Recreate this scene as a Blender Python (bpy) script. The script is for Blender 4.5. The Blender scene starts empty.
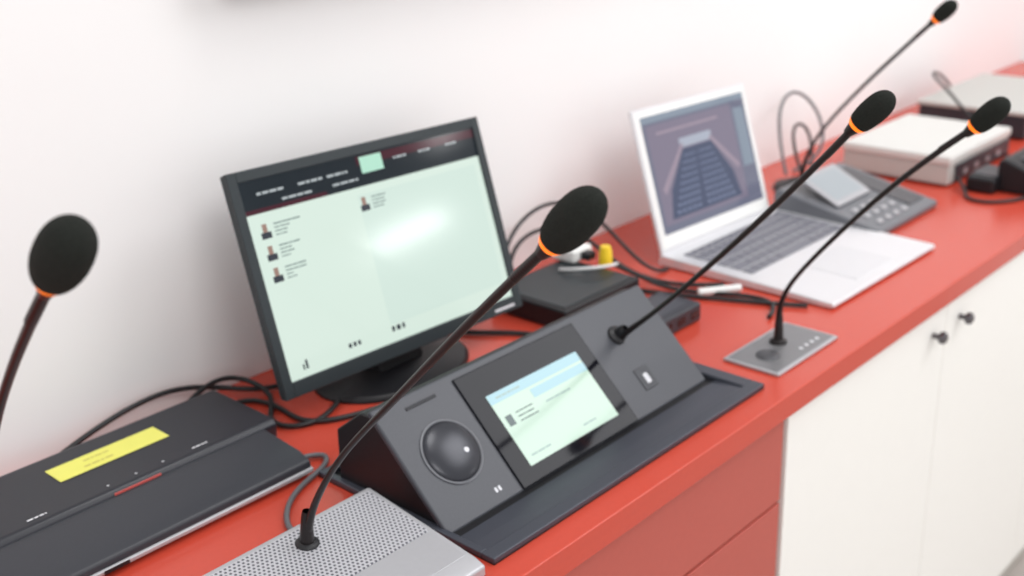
import bpy, bmesh, math, random
from mathutils import Matrix, Vector
random.seed(3)
T=0.75  # desk height above the floor
sc=bpy.context.scene

# ---------------------------------------------------------------- materials
def new_mat(name):
    m=bpy.data.materials.new(name); m.use_nodes=True
    return m,m.node_tree,m.node_tree.nodes['Principled BSDF']
def mat(name,col,rough=.5,metal=0,noise=.0,nscale=40,bump=0,spec=.5,emit=0,coat=0):
    m,nt,b=new_mat(name)
    b.inputs['Base Color'].default_value=(*col,1)
    b.inputs['Roughness'].default_value=rough
    b.inputs['Metallic'].default_value=metal
    b.inputs['Specular IOR Level'].default_value=spec
    b.inputs['Coat Weight'].default_value=coat
    b.inputs['Coat Roughness'].default_value=.05
    tc=nt.nodes.new('ShaderNodeTexCoord'); n=nt.nodes.new('ShaderNodeTexNoise')
    n.inputs['Scale'].default_value=nscale; n.inputs['Detail'].default_value=3
    nt.links.new(tc.outputs['Object'],n.inputs['Vector'])
    if noise>0:
        mx=nt.nodes.new('ShaderNodeMix'); mx.data_type='RGBA'
        mx.inputs[6].default_value=(*[c*(1-noise) for c in col],1)
        mx.inputs[7].default_value=(*[min(1,c*(1+noise)) for c in col],1)
        nt.links.new(n.outputs['Fac'],mx.inputs[0]); nt.links.new(mx.outputs[2],b.inputs['Base Color'])
    if bump>0:
        bp=nt.nodes.new('ShaderNodeBump'); bp.inputs['Strength'].default_value=bump; bp.inputs['Distance'].default_value=.001
        nt.links.new(n.outputs['Fac'],bp.inputs['Height']); nt.links.new(bp.outputs['Normal'],b.inputs['Normal'])
    if emit>0:
        b.inputs['Emission Color'].default_value=(*col,1); b.inputs['Emission Strength'].default_value=emit
    return m
def screen(name,col,e=1.0,k=.08):
    m,nt,b=new_mat(name)
    b.inputs['Base Color'].default_value=(*[c*k for c in col],1)
    b.inputs['Roughness'].default_value=.11
    b.inputs['Specular IOR Level'].default_value=.3
    b.inputs['Emission Color'].default_value=(*col,1); b.inputs['Emission Strength'].default_value=e
    return m
def dots(name,col,dark,pitch,r,rough=.4,metal=.3):
    """perforated sheet: round holes on a staggered grid"""
    m,nt,b=new_mat(name); N=nt.nodes; Lk=nt.links.new
    tc=N.new('ShaderNodeTexCoord'); sp=N.new('ShaderNodeSeparateXYZ'); Lk(tc.outputs['Object'],sp.inputs[0])
    def M(op,a,c=None):
        q=N.new('ShaderNodeMath'); q.operation=op
        for i,x in enumerate((a,c)):
            if x is None: continue
            if isinstance(x,(int,float)): q.inputs[i].default_value=x
            else: Lk(x,q.inputs[i])
        return q.outputs[0]
    y=M('DIVIDE',sp.outputs['Y'],pitch*.866); row=M('FLOOR',y)
    off=M('MULTIPLY',M('FLOORED_MODULO',row,2.0),.5)
    x=M('ADD',M('DIVIDE',sp.outputs['X'],pitch),off)
    fx=M('SUBTRACT',M('FRACT',x),.5); fy=M('MULTIPLY',M('SUBTRACT',M('FRACT',y),.5),.866)
    d=M('SQRT',M('ADD',M('MULTIPLY',fx,fx),M('MULTIPLY',fy,fy)))
    h=M('LESS_THAN',d,r)
    mx=N.new('ShaderNodeMix'); mx.data_type='RGBA'; mx.inputs[6].default_value=(*col,1); mx.inputs[7].default_value=(*dark,1)
    Lk(h,mx.inputs[0]); Lk(mx.outputs[2],b.inputs['Base Color'])
    b.inputs['Roughness'].default_value=rough; b.inputs['Metallic'].default_value=metal
    return m

WALL=mat('wall_paint',(.86,.853,.845),.85,noise=.012,nscale=4,bump=.05)
FLOOR=mat('floor_laminate',(.42,.38,.35),.5,noise=.2,nscale=6)
RED=mat('red_laminate',(.57,.066,.038),.26,noise=.05,nscale=180,spec=.5)
REDF=mat('red_front',(.48,.090,.066),.4,noise=.05,nscale=120)
WHITE=mat('cabinet_white',(.90,.885,.84),.45,noise=.01)
GAPW=mat('gap_cream',(.45,.42,.38),.8)
BLK=mat('black_plastic',(.010,.010,.012),.42,noise=.2,nscale=300,bump=.08,spec=.4)
BEZ=mat('bezel_plastic',(.022,.030,.034),.38,noise=.1,nscale=200,spec=.4)
GLOSS=mat('gloss_black',(.006,.006,.008),.08,spec=.6)
GLASS=mat('touch_glass',(.006,.006,.009),.06,spec=.12)
GREY=mat('graphite_plastic',(.057,.060,.071),.38,noise=.1,nscale=400,bump=.06,spec=.4)
GREYL=mat('phone_grey',(.15,.155,.17),.38,noise=.1,nscale=400)
TRAY=mat('tray_metal',(.058,.063,.080),.36,metal=.2,noise=.1,nscale=300)
GREY2=mat('graphite_dark',(.034,.036,.044),.38,noise=.1,nscale=300,spec=.4)
REARH=mat('receiver_shell',(.016,.017,.024),.30,noise=.1,nscale=300,spec=.4)
SILV=mat('silver_paint',(.47,.47,.49),.36,metal=.35,noise=.03,nscale=200)
ALU=mat('aluminium',(.76,.76,.78),.33,metal=.45,noise=.02,nscale=200)
KEY=mat('key_grey',(.19,.19,.22),.5)
PAD=mat('trackpad',(.70,.70,.72),.3,metal=.3)
FOAM=mat('mic_foam',(.018,.020,.017),.98,noise=.75,nscale=1100,bump=1.0,spec=.2)
STEM=mat('mic_stem',(.015,.011,.011),.33,metal=.3,noise=.1)
RING=mat('ring_orange',(1.0,.20,.008),.4,emit=1.1)
PERF=dots('perforated_metal',(.56,.56,.59),(.10,.10,.12),.0045,.28)
DOME=dots('speaker_grille',(.030,.032,.041),(.012,.012,.016),.0022,.28,rough=.25)
PERFD=dots('vent_plate',(.10,.10,.11),(.02,.02,.02),.003,.25)
YEL=mat('yellow_sticker',(.78,.76,.15),.5,noise=.05,nscale=60)
YELP=mat('yellow_plug',(.9,.62,.02),.4)
CABLE=mat('cable_rubber',(.013,.013,.014),.45)
CABLG=mat('cable_grey',(.12,.12,.13),.45)
CABLW=mat('cable_white',(.75,.75,.75),.4)
PRINT=mat('print_white',(.75,.75,.78),.5)
CHROME=mat('knob_steel',(.14,.13,.14),.25,metal=.9)
PWHITE=mat('plastic_white',(.80,.80,.78),.4)
PBEIGE=mat('plastic_beige',(.50,.50,.47),.45)
LIDG=mat('lid_grey',(.66,.66,.63),.42)

# ---------------------------------------------------------------- builders
def grp(name,loc=(0,0,0)):
    e=bpy.data.objects.new(name,None); e.empty_display_size=.05; e.location=loc
    sc.collection.objects.link(e); return e
def finish(name,bm,m,parent=None,M=None,bev=0,seg=3,smooth=True,sub=0):
    me=bpy.data.meshes.new(name); bm.normal_update(); bm.to_mesh(me); bm.free()
    for x in (m if isinstance(m,(list,tuple)) else [m]): me.materials.append(x)
    o=bpy.data.objects.new(name,me); sc.collection.objects.link(o)
    if smooth:
        for p in me.polygons: p.use_smooth=True
    if parent: o.parent=parent
    if M is not None: o.matrix_local=M
    if bev>0:
        b=o.modifiers.new('bev','BEVEL'); b.width=bev; b.segments=seg; b.limit_method='ANGLE'; b.harden_normals=True
    elif smooth:
        es=o.modifiers.new('es','EDGE_SPLIT'); es.split_angle=math.radians(40)
    return o
def box(name,c0,c1,m,parent=None,M=None,bev=0,seg=3):
    """box from min corner c0 to max corner c1"""
    bm=bmesh.new(); bmesh.ops.create_cube(bm,size=1)
    for v in bm.verts:
        v.co=Vector([(c0[i]+c1[i])/2+v.co[i]*(c1[i]-c0[i]) for i in range(3)])
    return finish(name,bm,m,parent,M,bev,seg,smooth=bev>0)
def prism(name,prof,x0,x1,m,parent=None,M=None,bev=0):
    """extrude (y,z) profile along x"""
    bm=bmesh.new()
    a=[bm.verts.new((x0,*p)) for p in prof]; b=[bm.verts.new((x1,*p)) for p in prof]
    n=len(prof); bm.faces.new(a); bm.faces.new(b[::-1])
    for i in range(n): bm.faces.new((a[i],b[i],b[(i+1)%n],a[(i+1)%n]))
    bmesh.ops.recalc_face_normals(bm,faces=bm.faces)
    return finish(name,bm,m,parent,M,bev,3,smooth=bev>0)
def lathe(name,prof,m,parent=None,M=None,seg=40,sx=1,sy=1):
    """revolve (r,z) profile around z"""
    bm=bmesh.new(); rings=[]
    for r,z in prof:
        if r<1e-6: rings.append([bm.verts.new((0,0,z))])
        else: rings.append([bm.verts.new((r*math.cos(2*math.pi*i/seg)*sx,r*math.sin(2*math.pi*i/seg)*sy,z)) for i in range(seg)])
    for A,B in zip(rings,rings[1:]):
        for i in range(seg):
            j=(i+1)%seg
            if len(A)==1 and len(B)==1: continue
            if len(A)==1: bm.faces.new((A[0],B[j],B[i]))
            elif len(B)==1: bm.faces.new((A[i],A[j],B[0]))
            else: bm.faces.new((A[i],A[j],B[j],B[i]))
    bmesh.ops.recalc_face_normals(bm,faces=bm.faces)
    return finish(name,bm,m,parent,M)
def quads(name,rects,m,parent=None,M=None,z=.0004,axis='z'):
    """flat printed rectangles (x0,y0,x1,y1) in local plane"""
    bm=bmesh.new()
    for x0,y0,x1,y1 in rects:
        if axis=='z': c=[(x0,y0,z),(x1,y0,z),(x1,y1,z),(x0,y1,z)]
        else: c=[(x0,-z,y0),(x1,-z,y0),(x1,-z,y1),(x0,-z,y1)]
        bm.faces.new([bm.verts.new(p) for p in c])
    return finish(name,bm,m,parent,M,smooth=False)
def poly(name,pts,m,parent=None,M=None,z=.0004,axis='y'):
    bm=bmesh.new()
    bm.faces.new([bm.verts.new((p[0],-z,p[1]) if axis=='y' else (p[0],p[1],z)) for p in pts])
    return finish(name,bm,m,parent,M,smooth=False)
def tube(name,pts,r,m,parent=None,radii=None,cyc=False):
    cu=bpy.data.curves.new(name,'CURVE'); cu.dimensions='3D'; cu.bevel_depth=r; cu.bevel_resolution=5
    cu.resolution_u=16; cu.use_fill_caps=True
    s=cu.splines.new('NURBS'); s.points.add(len(pts)-1)
    for i,p in enumerate(pts):
        s.points[i].co=(*p,1); s.points[i].radius=radii[i] if radii else 1
    s.use_endpoint_u=True; s.order_u=4 if len(pts)>3 else len(pts); s.use_cyclic_u=cyc
    cu.materials.append(m)
    o=bpy.data.objects.new(name,cu); sc.collection.objects.link(o)
    if parent: o.parent=parent
    return o
def frame_to(p,d):
    z=Vector(d).normalized(); x=Vector((1,0,0)); y=z.cross(x).normalized(); x=y.cross(z)
    return Matrix.Translation(p)@Matrix((x,y,z)).transposed().to_4x4()
def words(x0,y,w,h,n,lo=.25,hi=1.0):
    out=[];x=x0
    for i in range(n):
        ww=w*random.uniform(lo,hi); out.append((x,y,x+ww,y+h)); x+=ww+h*.5
    return out

# ---------------------------------------------------------------- room
XW=3.35
box('wall_back',(-1.6,1.117,-T),(XW+.1,1.217,2.0),WALL)
box('wall_right',(XW,-3.0,-T),(XW+.1,1.117,2.0),WALL)
box('floor',(-1.6,-3.0,-T-.05),(XW,1.117,-T),FLOOR)
box('trim_1',(-1.6,1.102,-T),(XW,1.117,-T+.08),WHITE)

# desk : red top, red drawer front on the left, white cupboards on the right
dk=grp('desk',(0,0,0))
box('top',(-1.2,.588,-.030),(3.2,1.1165,0),RED,dk,bev=.0015)
box('red_carcass',(-1.2,.612,-T+.001),(1.098,1.098,-.0305),REDF,dk)
for i,(a,b) in enumerate(((-1.18,-.3),(-.296,.40),(.404,1.096))):
    box('drawer_upper_%d'%i,(a,.600,-.148),(b,.6115,-.036),REDF,dk,bev=.001)
    box('drawer_lower_%d'%i,(a,.600,-T+.05),(b,.6115,-.152),REDF,dk,bev=.001)
box('white_carcass',(1.102,.612,-T+.001),(3.2,1.098,-.0305),GAPW,dk)
xs=[1.102,1.545,1.99,2.43,2.87,3.2]
for i in range(5):
    box('door_%d'%(i+1),(xs[i]+.001,.598,-T+.05),(xs[i+1]-.001,.6115,-.034),WHITE,dk,bev=.001)
for i,x in enumerate((1.500,1.590,2.385,2.475)):
    lathe('knob_%d'%(i+1),[(0,.020),(.006,.020),(.009,.017),(.009,.012),(.004,.008),(.004,0)],CHROME,dk,
          Matrix.Translation((x,.598,-.072))@Matrix.Rotation(math.pi/2,4,'X'))

# wall mounted display above the monitor (only its corner shows)
wd=grp('wall_mounted_display',(0,0,0))
box('housing',(.740,1.062,.467),(1.95,1.116,1.15),BEZ,wd,bev=.006)
quads('panel',[(.758,.487,1.93,1.13)],GLOSS,wd,Matrix.Translation((0,1.0618,0)),z=.0005,axis='y')

# ---------------------------------------------------------------- microphones
def mic(name_parent,pts,tip,rad,base_r=1.0):
    P=[Vector(p) for p in pts]; ring=P[-1]; tip=Vector(tip); d=(tip-ring).normalized()
    n=len(P)
    rr=[1.9 if i==0 else (1.5 if i==1 else (1.1 if i<n-2 else 1.35)) for i in range(n)]
    tube('stem',[tuple(p) for p in P],.0025,STEM,name_parent,rr)
    # ribbed flexible section near the head
    seg=P[-1]-P[-2]; L=seg.length
    prof=[(0,-.0005)]
    k=16; ll=.042
    for i in range(k):
        z0=i*ll/k
        prof+=[(.0034,z0),(.0038,z0+ll/k*.5),(.0034,z0+ll/k*.95)]
    prof+=[(0,ll)]
    dd=seg.normalized()
    lathe('flex_collar',prof,STEM,name_parent,frame_to(ring-dd*ll,dd),seg=20)
    M=frame_to(ring,d); Lh=(tip-ring).length
    lathe('capsule_neck',[(0,-.010),(.0044,-.010),(.0064,-.002),(.0068,.001)],STEM,name_parent,M,seg=28)
    lathe('light_ring',[(.0066,.0000),(.0080,.0004),(.0098,.0044),(.0092,.0052),(0,.0052)],RING,name_parent,M,seg=32)
    a=.0046; b=Lh
    def R(t):
        if t<.44: return .0098+(rad-.0098)*math.sin(t/.44*math.pi/2)**.7
        return rad*max(0,1-((t-.44)/.56)**2.8)**.5
    ts=[i/26 for i in range(1,25)]+[.95,.97,.985,.996]
    prof=[(0,a),(.0098,a)]+[(R(t),a+(b-a)*t) for t in sorted(ts)]+[(0,b)]
    lathe('foam_windscreen',prof,FOAM,name_parent,M,seg=40)

# left discussion units with perforated grille
def unit(cx):
    u=grp('conference_microphone_unit',(cx,0,0))
    x0,x1=-.100,.100
    prism('housing',[(.612,.0005),(.612,.012),(.625,.016),(.762,.034),(.766,.030),(.766,.0005)],x0,x1,SILV,u,bev=.003)
    ang=math.atan2(.018,.137)
    M=Matrix.Translation((0,.625,.0162))@Matrix.Rotation(ang,4,'X')
    box('perforated_grille',(x0+.006,.052,-.001),(x1-.006,.133,.0008),PERF,u,M,bev=.0005)
    box('control_strip',(x0+.006,.006,-.001),(x1-.006,.0505,.0006),SILV,u,M,bev=.0005)
    for i,bx in enumerate((-.06,-.02,.02)):
        box('button_%d'%i,(bx-.012,.012,0),(bx+.012,.022,.0014),SILV,u,M,bev=.0006)
    lathe('mic_socket',[(0,.004),(.008,.004),(.0105,.002),(.011,0)],BLK,u,Matrix.Translation((.004,.735,.0305))@Matrix.Rotation(ang,4,'X'))
    lathe('mic_boot',[(.0065,0),(.0062,.010),(.0048,.028),(.0036,.034)],STEM,u,Matrix.Translation((.004,.735,.032))@Matrix.Rotation(.12,4,'X'),seg=24)
    return u
u1=unit(.510)
mic(u1,[(.004,.735,.034),(.004,.730,.055),(.004,.715,.085),(.004,.672,.145),(.004,.597,.217),(.004,.520,.297),(.0045,.448,.365)],(.006,.4095,.4045),.0145)
u2=unit(.25)
mic(u2,[(0,.740,.034),(0,.742,.06),(0,.735,.12),(0,.71,.205),(0,.660,.292),(.001,.600,.355),(.002,.560,.394)],(.003,.521,.4325),.0150)

# ---------------------------------------------------------------- console in its desk tray
cs=grp('conference_console',(0,0,0))
X0,X1,Y0,Y1=.626,1.079,.618,.862
box('tray_floor',(X0,Y0,.0003),(X1,Y1,.0015),BLK,cs)
box('tray_rim_front',(X0,Y0,.001),(X1,Y0+.016,.007),TRAY,cs,bev=.0015)
box('tray_rim_rear',(X0,Y1-.010,.001),(X1,Y1,.007),TRAY,cs,bev=.0015)
box('tray_rim_right',(X1-.020,Y0+.0161,.001),(X1,Y1-.0101,.007),TRAY,cs,bev=.0015)
box('tray_rim_left',(X0,Y0+.0161,.001),(X0+.008,Y1-.0101,.007),TRAY,cs,bev=.0015)
prism('tray_ledge',[(.634,.0015),(.634,.005),(.652,.004),(.672,.002)],X0+.008,X1-.02,TRAY,cs)
hx0,hx1=.634,1.052
prism('body',[(.692,.002),(.784,.090),(.797,.090),(.836,.060),(.838,.002)],hx0,hx1,BLK,cs,bev=.002)
MF=Matrix.Translation((.634,.680,.002))@Matrix.Rotation(math.radians(44),4,'X')
W=hx1-hx0; H=.139
box('face_plate',(-.003,0,-.007),(W+.003,H,0),GREY,cs,MF,bev=.0025)
def onf(x): return x-.634
box('glass',(onf(.735),.001,-.001),(onf(.922),.131,.0022),GLASS,cs,MF,bev=.001)
SW=screen('lcd_pale',(.64,.84,.70),.86)
SB=screen('lcd_blue',(.42,.70,.78),.85)
SD=screen('lcd_dark',(.08,.14,.14),.6)
SG=screen('lcd_mid',(.40,.56,.52),.8)
lx0,lx1,ly0,ly1=onf(.758),onf(.900),.017,.100
quads('lcd',[(lx0,ly0,lx1,ly1)],SW,cs,MF,z=.0026)
quads('lcd_header',[(lx0,ly1-.011,lx1,ly1),(lx0+.055,ly1-.024,lx1,ly1-.014)],SB,cs,MF,z=.0030)
r=[]
for i in range(3): r+=words(lx0+.022,ly1-.029-.005*i,.010,.0014,4)
r+=[(lx0+.006,ly1-.039,lx0+.015,ly1-.027)]
quads('lcd_text',r,SD,cs,MF,z=.0031)
quads('lcd_list',words(lx0+.065,ly1-.034,.014,.002,4)+words(lx0+.008,ly0+.008,.012,.002,3)+words(lx0+.09,ly0+.008,.010,.002,3)+words(lx0+.01,ly1-.007,.010,.002,5),SG,cs,MF,z=.0032)
# speaker dome
SPK=MF@Matrix.Translation((onf(.687),.068,0))
lathe('speaker_ring',[(.0340,0),(.0340,.0014),(.0325,.0018),(.0315,.001)],GREYL,cs,SPK,seg=56)
lathe('speaker_dome',[(.0320,.0005)]+[(.0316*math.cos(a*math.pi/24),.0010+.0055*math.sin(a*math.pi/24)) for a in range(0,12)]+[(0,.0065)],DOME,cs,SPK,seg=56)
box('card_slot',(onf(.668),.1230,-.001),(onf(.708),.1265,.0006),GLASS,cs,MF,bev=.0003)
lathe('speaker_badge',[(0,.0015),(.006,.0015),(.0065,0)],SILV,cs,SPK@Matrix.Translation((.012,-.006,.0055))@Matrix.Scale(.45,4),seg=24)
quads('printed_marks',[(onf(.705),.012,onf(.708),.017),(onf(.710),.012,onf(.713),.017)],SILV,cs,MF,z=.0005)
box('mic_button',(onf(.968),.030,0),(onf(.976),.043,.002),SILV,cs,MF,bev=.001)
box('mic_button_base',(onf(.960),.024,-.0005),(onf(.984),.051,.0010),GREY2,cs,MF,bev=.001)
lathe('mic_socket',[(.012,0),(.011,.003),(.006,.005),(.0055,.014),(.0035,.018)],BLK,cs,MF@Matrix.Translation((onf(.972),.0955,0)))
mic(cs,[(.973,.7475,.062),(.973,.738,.074),(.974,.715,.092),(.975,.641,.165),(.975,.551,.260),(.975,.479,.345)],(.976,.4465,.3780),.0124)

# flush mic plate
pm=grp('gooseneck_microphone',(0,0,0))
box('plate',(1.114,.620,.0003),(1.257,.696,.0045),SILV,pm,bev=.0015)
box('plate_inlay',(1.118,.624,.004),(1.253,.692,.0050),mat('plate_grey',(.24,.24,.25),.38,metal=.5,noise=.05),pm,bev=.0004)
lathe('speak_button',[(0,.0025),(.013,.0025),(.0145,.0015),(.015,0)],PERFD,pm,Matrix.Translation((1.152,.657,.005)),seg=40)
quads('button_marks',[(1.192+.013*i,.634,1.197+.013*i,.639) for i in range(4)],PRINT,pm,Matrix.Translation((0,0,.005)),z=.0003)
lathe('socket',[(.011,0),(.0105,.003),(.0062,.005),(.0058,.012),(.0045,.034),(.0034,.038)],STEM,pm,Matrix.Translation((1.194,.668,.005)))
mic(pm,[(1.194,.668,.030),(1.193,.669,.046),(1.192,.664,.072),(1.191,.637,.112),(1.19,.583,.178),(1.19,.518,.2496),(1.19,.455,.304)],(1.191,.4230,.3370),.0124)

# ---------------------------------------------------------------- monitor
mo=grp('computer_monitor',(.849,.951,0))
MT=Matrix.Translation((-.0035,0,.040))@Matrix.Rotation(-.304,4,'X')@Matrix.Rotation(math.radians(1.4),4,'Y')
w2,hh=.187,.248
prism('frame',[(0,0),(0,hh),(.009,hh-.001),(.009,.001)],-w2,w2,BEZ,mo,MT,bev=.002)
prism('rear_bulge',[(.008,.012),(.008,hh-.012),(.030,hh-.06),(.030,.05)],-w2+.03,w2-.03,BEZ,mo,MT,bev=.004)
# raised bezel
bz=.0120
for nm,a,b in (('bezel_left',(-w2,-.004,0),(-w2+bz,0.001,hh)),('bezel_right',(w2-bz,-.004,0),(w2,.001,hh)),
               ('bezel_top',(-w2+bz,-.004,hh-bz),(w2-bz,.001,hh)),('bezel_bottom',(-w2+bz,-.004,0),(w2-bz,.001,.017))):
    box(nm,a,b,BEZ,mo,MT,bev=.001)
sx0,sx1,sz0,sz1=-w2+bz,w2-bz,.017,hh-bz
MWH=screen('monitor_pale',(.72,.86,.77),.88)
MPN=screen('monitor_panel',(.68,.83,.75),.87)
MDK=screen('monitor_dark',(.008,.016,.024),.8)
MMR=screen('monitor_maroon',(.070,.010,.022),.8)
MTB=screen('monitor_tab',(.48,.80,.64),.9)
MTX=screen('monitor_text',(.30,.40,.38),.7)
MIC=screen('monitor_icon',(.06,.07,.09),.6)
MSK=screen('monitor_portrait',(.50,.32,.26),.6)
MWT=screen('monitor_white_text',(.50,.55,.57),.8)
def sq(name,rects,m,z): quads(name,rects,m,mo,MT,z=z,axis='y')
sq('display',[(sx0,sz0,sx1,sz1)],MWH,.0010)
sq('header',[(sx0,sz1-.036,sx1,sz1)],MDK,.0013)
sq('header_band',[(sx0+.16,sz1-.012,sx1,sz1-.002),(sx0,sz1-.036,sx0+.11,sz1-.031)],MMR,.0015)
sq('page_panels',[(sx0+.150,sz0+.020,sx1-.01,sz1-.045)],MPN,.0012)
sq('tab',[(sx0+.165,sz1-.022,sx0+.198,sz1-.003)],MTB,.0017)
r=[]
for a in (.02,.075,.115): r+=words(sx0+a,sz1-.017,.010,.0028,4)
for a in (.215,.255,.30): r+=words(sx0+a,sz1-.014,.009,.0026,3)
r+=words(sx0+.05,sz1-.028,.011,.0026,4)+words(sx0+.12,sz1-.028,.011,.0026,4)
sq('header_text',r,MWT,.0018)
r=[];pp=[];ic=[]
for i,(x,z) in enumerate(((.012,.056),(.012,.080),(.012,.104),(.15,.056))):
    z=sz1-z
    pp.append((sx0+x+.004,z-.001,sx0+x+.010,z+.008)); ic.append((sx0+x+.001,z-.008,sx0+x+.014,z-.001))
    r+=words(sx0+x+.019,z+.005,.012,.0018,3)+words(sx0+x+.019,z+.001,.010,.0016,3)+words(sx0+x+.019,z-.003,.010,.0016,2)+words(sx0+x+.019,z-.007,.008,.0016,3)
sq('portraits',pp,MSK,.0015); sq('portrait_suits',ic,MIC,.0015); sq('list_text',r,MTX,.0015)
r=[(sx0+.020,sz0+.008,sx0+.022,sz0+.014),(sx0+.024,sz0+.008,sx0+.027,sz0+.018)]
sq('footer_text',words(sx0+.085,sz0+.012,.006,.005,3)+words(sx0+.150,sz0+.012,.006,.006,3)+r,MIC,.0015)
sq('bezel_label',[(w2-.05,.005,w2-.015,.008)],PRINT,.0046)
# stand
prism('neck',[(.022,.006),(.060,.006),(.080,.10),(.080,.14),(.060,.14),(.050,.09)],-.035,.035,BLK,mo,bev=.004)
lathe('foot',[(0,.016),(.05,.014),(.088,.008),(.092,.003),(.092,.0005),(0,.0005)],BLK,mo,Matrix.Translation((.0,.045,0)),seg=56,sx=1.15,sy=.85)

# ---------------------------------------------------------------- laptop
lp=grp('laptop',(1.496,.945,0)); lp.rotation_euler=(0,0,math.radians(-.6))
lw=.155
prism('base',[(-.278,.004),(-.272,.0015),(.006,.0015),(.008,.006),(.006,.017),(-.276,.009)],-lw,lw-.003,ALU,lp,bev=.0015)
ang=math.atan2(.008,.282)
MB=Matrix.Translation((0,-.276,.0092))@Matrix.Rotation(ang,4,'X')
bm=bmesh.new()
def addbox(bm,c0,c1):
    g=bmesh.ops.create_cube(bm,size=1)
    for v in g['verts']:
        v.co=Vector([(c0[i]+c1[i])/2+v.co[i]*(c1[i]-c0[i]) for i in range(3)])
rows=[(14,.012),(14,.0185),(14,.0185),(13,.0185),(12,.0185),(9,.0185)]
y=.258
for ri,(n,hg) in enumerate(rows):
    y-=hg+.0026; tw=.264
    ws=[1]*n
    if ri==5: ws=[1,1,1,1.2,5.2,1.2,1,1,1]
    if ri in(2,3): ws[0]=1.6;ws[-1]=1.6
    if ri==4: ws[0]=2.2;ws[-1]=2.2
    s=(tw-.003*(n-1))/sum(ws); x=-tw/2
    for q in ws:
        addbox(bm,(x,y,-.0005),(x+q*s,y+hg,.0012)); x+=q*s+.003
finish('keyboard',bm,KEY,lp,MB,bev=.0006,seg=1)
box('trackpad',(-.055,.018,-.0008),(.055,.104,.0004),PAD,lp,MB,bev=.0003)
ML=Matrix.Translation((-.006,0,.014))@Matrix.Rotation(-.303,4,'X')@Matrix.Rotation(math.radians(1.3),4,'Y')
lh=.215; lw=.149
box('lid',(-lw+.001,0,0),(lw-.001,.006,lh),ALU,lp,ML,bev=.002)
quads('lid_bezel',[(-lw+.005,.008,lw-.005,lh-.004)],PWHITE,lp,ML,z=.0004,axis='y')
ix0,ix1,iz0,iz1=-lw+.016,lw-.014,.026,lh-.013
LBG=screen('laptop_bg',(.19,.20,.28),.8)
LIM=screen('laptop_image',(.25,.22,.30),.8)
LBL=screen('laptop_hall',(.080,.10,.175),.8)
LRW=screen('laptop_seat_rows',(.21,.25,.38),.8)
LRD=screen('laptop_rows',(.42,.34,.42),.75)
LWH=screen('laptop_white',(.46,.50,.60),.8)
LTC=screen('laptop_toolbar',(.28,.34,.42),.8)
def ql(n,r,m,z): quads(n,r,m,lp,ML,z=z,axis='y')
ql('desktop',[(ix0,iz0,ix1,iz1)],LBG,.0008)
ql('toolbar',[(ix0,iz1-.010,ix1,iz1)],LTC,.0010)
ql('photo',[(ix0+.008,iz0+.012,ix1-.04,iz1-.014)],LIM,.0010)
poly('photo_hall',[(ix0+.026,iz0+.018),(ix1-.055,iz0+.018),(ix1-.066,iz0+.06),(ix1-.108,iz0+.116),(ix0+.085,iz0+.116),(ix0+.038,iz0+.06)],LBL,lp,ML,z=.0012)
ql('photo_wall',[(ix0+.080,iz0+.118,ix1-.105,iz0+.132)],LWH,.0013)
ql('photo_ceiling',[(ix0+.03,iz0+.146,ix1-.08,iz0+.150)],LRD,.0012)
poly('photo_seats_l',[(ix0+.018,iz0+.066),(ix0+.023,iz0+.056),(ix0+.088,iz0+.121),(ix0+.085,iz0+.126)],LRD,lp,ML,z=.0014)
poly('photo_seats_r',[(ix1-.050,iz0+.060),(ix1-.046,iz0+.068),(ix1-.108,iz0+.125),(ix1-.112,iz0+.120)],LRD,lp,ML,z=.0014)
r=[]
for k in range(9):
    a=ix0+.040+.0055*k; b=ix1-.070-.0048*k; zz=iz0+.024+.0100*k; n=12; st=(b-a)/n
    for j in range(n):
        if j in (5,): continue
        r.append((a+j*st,zz,a+j*st+st*.7,zz+.0042-.0002*k))
ql('photo_seat_rows',r,LRW,.0014)
ql('side_panel',[(ix1-.034,iz0+.06,ix1-.006,iz1-.022)],LTC,.0010)

# ---------------------------------------------------------------- flat black device at the left
md=grp('media_receiver',(0,0,0))
prism('rear_housing',[(.948,.001),(.944,.028),(.950,.034),(1.060,.034),(1.066,.028),(1.066,.001)],.270,.640,REARH,md,bev=.003)
prism('front_housing',[(.868,.010),(.870,.018),(.886,.024),(.946,.029),(.946,.002),(.885,.002)],.262,.624,GREY2,md,bev=.003)
prism('silver_edge',[(.8665,.006),(.8665,.010),(.872,.012),(.880,.002)],.262,.624,SILV,md,bev=.001)
MR=Matrix.Translation((0,0,.034))
quads('sticker',[(.425,1.000,.545,1.032)],YEL,md,MR,z=.0006)
quads('front_text',words(.545,.957,.006,.0024,4)+words(.37,.957,.006,.0024,4)+[(.45+.03*i,.957,.452+.03*i,.959) for i in range(3)],PRINT,md,MR,z=.0006)
quads('sticker_text',words(.455,1.008,.012,.003,4)+words(.46,1.020,.010,.0025,4),mat('sticker_print',(.58,.53,.12),.6),md,MR,z=.0009)
quads('ports',[(.30+.045*i,.007,.325+.045*i,.011) for i in range(3)],BLK,md,Matrix.Translation((0,.866,0)),z=.001,axis='y')
box('red_strip',(.450,.9445,.0290),(.500,.9460,.0308),mat('red_gap_inlay',(.48,.08,.07),.4,emit=.1),md)  # added inlay for desk red glimpsed in the gap; faint glow, no LED

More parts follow.
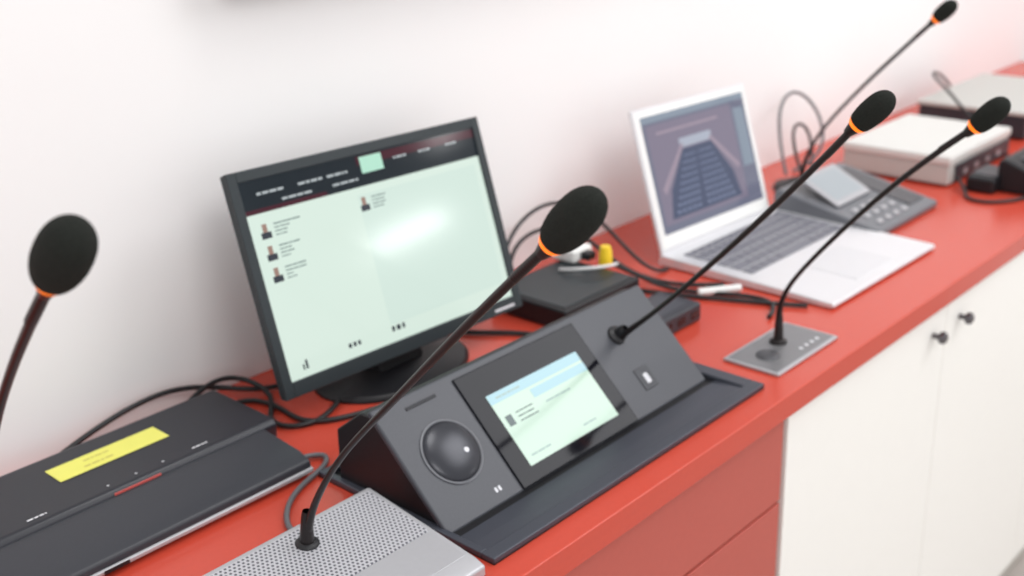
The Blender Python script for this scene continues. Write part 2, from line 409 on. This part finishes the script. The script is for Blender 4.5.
# ---------------------------------------------------------------- small boxes behind the console
sb=grp('video_converter',(0,0,0))
box('shell',(1.062,.900,.0005),(1.222,1.035,.030),BLK,sb,bev=.004)
box('top_plate',(1.070,.908,.029),(1.214,1.027,.0312),BEZ,sb,bev=.001)
box('front_ports',(1.075,.8985,.010),(1.095,.9015,.020),SILV,sb)
hb=grp('usb_hub',(0,0,0))
box('shell',(1.080,.788,.0005),(1.205,.856,.026),GREY2,hb,bev=.004)
box('label',(1.10,.80,.0255),(1.19,.845,.0265),GREY,hb,bev=.0004)
quads('ports',[(1.09+.03*i,.008,1.108+.03*i,.018) for i in range(4)],GLOSS,hb,Matrix.Translation((0,.788,0)),z=.0006,axis='y')
yp=grp('cable_plug',(1.232,.968,.030))
lathe('yellow_boot',[(0,.028),(.007,.028),(.009,.020),(.010,0),(0,0)],YELP,yp,seg=24)
wp=grp('power_adapter',(0,0,0))
box('shell',(1.20,1.00,.0312),(1.245,1.045,.052),PWHITE,wp,bev=.006)
box('plug',(1.215,.985,.036),(1.232,1.0,.047),BLK,wp,bev=.002)
pen=grp('marker_pen',(0,0,0))
tube('barrel',[(1.272,.838,.0065),(1.297,.820,.0065),(1.322,.802,.0065)],.0055,PWHITE,pen)

# ---------------------------------------------------------------- far end of the desk
fu=grp('desk_phone',(0,0,0))
prism('housing',[(.752,.001),(.752,.012),(.930,.050),(.940,.046),(.940,.001)],1.640,1.850,GREYL,fu,bev=.004)
MFU=Matrix.Translation((1.640,.752,.0125))@Matrix.Rotation(math.atan2(.038,.178),4,'X')
MFS=MFU@Matrix.Translation((0,.085,.001))@Matrix.Rotation(math.radians(14),4,'X')
box('screen_bezel',(.02,0,-.001),(.13,.080,.004),SILV,fu,MFS,bev=.002)
quads('screen',[(.03,.010,.12,.070)],screen('phone_lcd',(.55,.60,.64),.75),fu,MFS,z=.0045)
bm=bmesh.new()
for i in range(4):
    for j in range(3): addbox(bm,(.03+.028*i,.015+.022*j,-.001),(.045+.028*i,.024+.022*j,.002))
finish('buttons',bm,SILV,fu,MFU,bev=.001,seg=1)
box('speaker_grille',(.145,.02,-.001),(.195,.165,.0015),PERFD,fu,MFU,bev=.001)
mf=grp('gooseneck_microphone',(0,0,0))
lathe('weighted_base',[(0,.020),(.012,.020),(.020,.014),(.040,.010),(.043,.004),(.043,.0005),(0,.0005)],BLK,mf,Matrix.Translation((1.81,.990,0)))
mic(mf,[(1.81,.985,.018),(1.81,.982,.045),(1.81,.968,.092),(1.81,.9025,.173),(1.81,.835,.245),(1.81,.7697,.311)],(1.81,.739,.3415),.0124)
pj=grp('rack_receiver',(0,0,0))
box('lower_shell',(1.965,.785,.004),(2.235,.985,.040),PBEIGE,pj,bev=.003)
box('front_panel',(1.990,.7815,.007),(2.232,.786,.036),GREY2,pj,bev=.001)
box('lid',(1.962,.782,.040),(2.238,.988,.056),LIDG,pj,bev=.004)
quads('front_ports',[(2.02+.05*i,.014,2.036+.05*i,.024) for i in range(4)],SILV,pj,Matrix.Translation((0,.7812,0)),z=.0006,axis='y')
for i,(x,yv) in enumerate(((1.985,.80),(2.215,.80),(1.985,.97),(2.215,.97))):
    lathe('foot_%d'%i,[(0,.0045),(.008,.0045),(.008,.0004),(0,.0004)],BLK,pj,Matrix.Translation((x,yv,0)),seg=16)
ad=grp('power_brick',(0,0,0))
box('shell',(1.965,.705,.0005),(2.06,.755,.028),BLK,ad,bev=.006)
box('rib',(1.98,.708,.027),(2.05,.752,.030),GREY2,ad,bev=.001)
ad2=grp('speakerphone',(0,0,0))
prism('housing',[(.620,.001),(.620,.03),(.70,.060),(.712,.055),(.712,.001)],1.99,2.17,BLK,ad2,bev=.006)
box('keypad',(2.02,.630,.034),(2.13,.69,.0565),GREY2,ad2,bev=.004)
rk=grp('rack_receiver',(0,0,0))
box('shell',(2.36,.80,.004),(2.70,1.02,.050),GREY2,rk,bev=.003)
box('lid',(2.355,.795,.050),(2.705,1.025,.058),PBEIGE,rk,bev=.002)
box('foot_left',(2.38,.82,.0004),(2.41,1.0,.0045),BLK,rk)
box('foot_right',(2.65,.82,.0004),(2.68,1.0,.0045),BLK,rk)

# ---------------------------------------------------------------- cables
tube('power_cable',[(.60,.90,.010),(.66,.90,.004),(.655,.87,.004),(.600,.86,.004),(.555,.83,.004),(.535,.79,.004),(.55,.775,.004)],.0028,CABLG)
tube('power_cable',[(.64,1.05,.004),(.68,1.08,.004),(.70,1.02,.004),(.68,.97,.004),(.72,.93,.004),(.80,.92,.004),(.86,.90,.004)],.003,CABLE)
tube('power_cable',[(.62,1.08,.02),(.66,1.095,.03),(.70,1.09,.02),(.71,1.04,.004),(.66,1.00,.004),(.67,.955,.004),(.72,.95,.004),(.78,1.0,.004)],.003,CABLE)
tube('power_cable',[(.44,1.09,.004),(.50,1.098,.02),(.57,1.10,.035),(.63,1.10,.03),(.68,1.09,.01),(.72,1.05,.004),(.78,1.06,.004)],.003,CABLE)
tube('video_cable',[(1.00,.87,.004),(1.04,.88,.004),(1.03,.93,.004),(1.00,.97,.004),(.96,1.02,.004),(1.02,1.06,.004),(1.10,1.07,.01)],.0032,CABLE)
tube('video_cable',[(.95,.86,.004),(1.00,.90,.004),(1.045,.87,.004),(1.07,.86,.004),(1.075,.88,.004)],.003,CABLG)
tube('video_cable',[(1.10,1.05,.02),(1.14,1.08,.06),(1.20,1.09,.095),(1.27,1.08,.10),(1.30,1.03,.07),(1.29,.97,.03),(1.30,.93,.004),(1.33,.93,.004)],.0028,CABLE)
tube('video_cable',[(1.12,1.05,.03),(1.17,1.095,.05),(1.24,1.09,.07),(1.27,1.03,.05),(1.26,.97,.02),(1.27,.90,.004),(1.30,.86,.004),(1.325,.83,.004)],.003,CABLE)
tube('video_cable',[(1.24,.96,.03),(1.25,.93,.02),(1.26,.89,.004),(1.28,.84,.004),(1.30,.80,.004),(1.315,.76,.004),(1.30,.73,.004),(1.26,.72,.004)],.003,CABLE)
tube('network_cable',[(1.23,.93,.004),(1.245,.87,.004),(1.27,.82,.004),(1.29,.77,.004),(1.31,.73,.004),(1.325,.70,.004)],.003,CABLE)
tube('audio_cable',[(1.17,1.0,.034),(1.16,.96,.045),(1.20,.93,.045),(1.235,.95,.035)],.0022,CABLW)
tube('audio_cable',[(1.82,1.02,.02),(1.86,1.07,.10),(1.92,1.09,.15),(1.99,1.08,.13),(2.00,1.04,.07),(1.95,1.02,.02),(1.9,1.05,.004)],.003,CABLG)
tube('audio_cable',[(1.84,1.0,.02),(1.88,1.05,.07),(1.95,1.08,.10),(1.97,1.05,.06),(1.93,1.03,.01)],.003,CABLE)
tube('power_cable',[(2.10,.73,.01),(2.18,.75,.004),(2.26,.80,.004),(2.30,.86,.02),(2.32,.95,.10),(2.42,1.04,.11),(2.55,1.05,.08),(2.60,1.04,.02)],.003,CABLE)
tube('network_cable',[(1.97,.77,.02),(1.945,.74,.004),(1.92,.74,.004),(1.90,.70,.004),(1.94,.66,.004),(1.99,.65,.004)],.003,CABLE)
tube('audio_cable',[(.33,.86,.004),(.36,.84,.004),(.385,.81,.004),(.39,.78,.004),(.37,.75,.004),(.30,.77,.004)],.003,CABLW)

# ---------------------------------------------------------------- light
w=bpy.data.worlds.new('room_light'); sc.world=w; w.use_nodes=True
bg=w.node_tree.nodes['Background']; bg.inputs[0].default_value=(.985,.985,1.0,1); bg.inputs[1].default_value=1.02
def area(name,loc,target,sx,sy,p,col=(1,1,1)):
    l=bpy.data.lights.new(name,'AREA'); l.shape='RECTANGLE'; l.size=sx; l.size_y=sy; l.energy=p; l.color=col
    o=bpy.data.objects.new(name,l); sc.collection.objects.link(o); o.location=loc
    o.rotation_euler=(Vector(target)-Vector(loc)).to_track_quat('-Z','Y').to_euler(); return o
area('ceiling_light',(1.35,.25,2.0),(1.2,.8,0),.6,.6,8.5,(1,.985,.97))
area('ceiling_light',(.2,-1.4,1.9),(.8,.9,0),1.2,.8,16,(1,.985,.97))
area('ceiling_light',(2.6,-.6,1.9),(2.2,.9,0),1.2,.8,21,(.97,.975,1))
# free-floating area lights added only to put glints on the monitor screen
area('glint_light',(2.78,-1.29,.62),(.9,.98,.15),.30,.06,1.6,(1,1,1))
area('glint_light',(2.98,-1.10,.90),(.9,.98,.20),.10,.09,.45,(1,1,1))

# ---------------------------------------------------------------- camera
cd=bpy.data.cameras.new('camera'); cam=bpy.data.objects.new('camera',cd); sc.collection.objects.link(cam)
Rm=Matrix(((.67281,.28644,-.68211),(-.73906,.21872,-.63714),(-.03331,.93280,.35885)))
cam.matrix_world=Matrix.Translation((0,0,.6))@Rm.to_4x4()
cd.sensor_width=36; cd.lens=41.27; cd.clip_start=.02
cd.dof.use_dof=True; cd.dof.focus_distance=.88; cd.dof.aperture_fstop=5.6
sc.camera=cam
sc.view_settings.view_transform='Standard'; sc.view_settings.look='None'
for o in list(sc.objects):
    if o.parent is None: o.location.z+=T
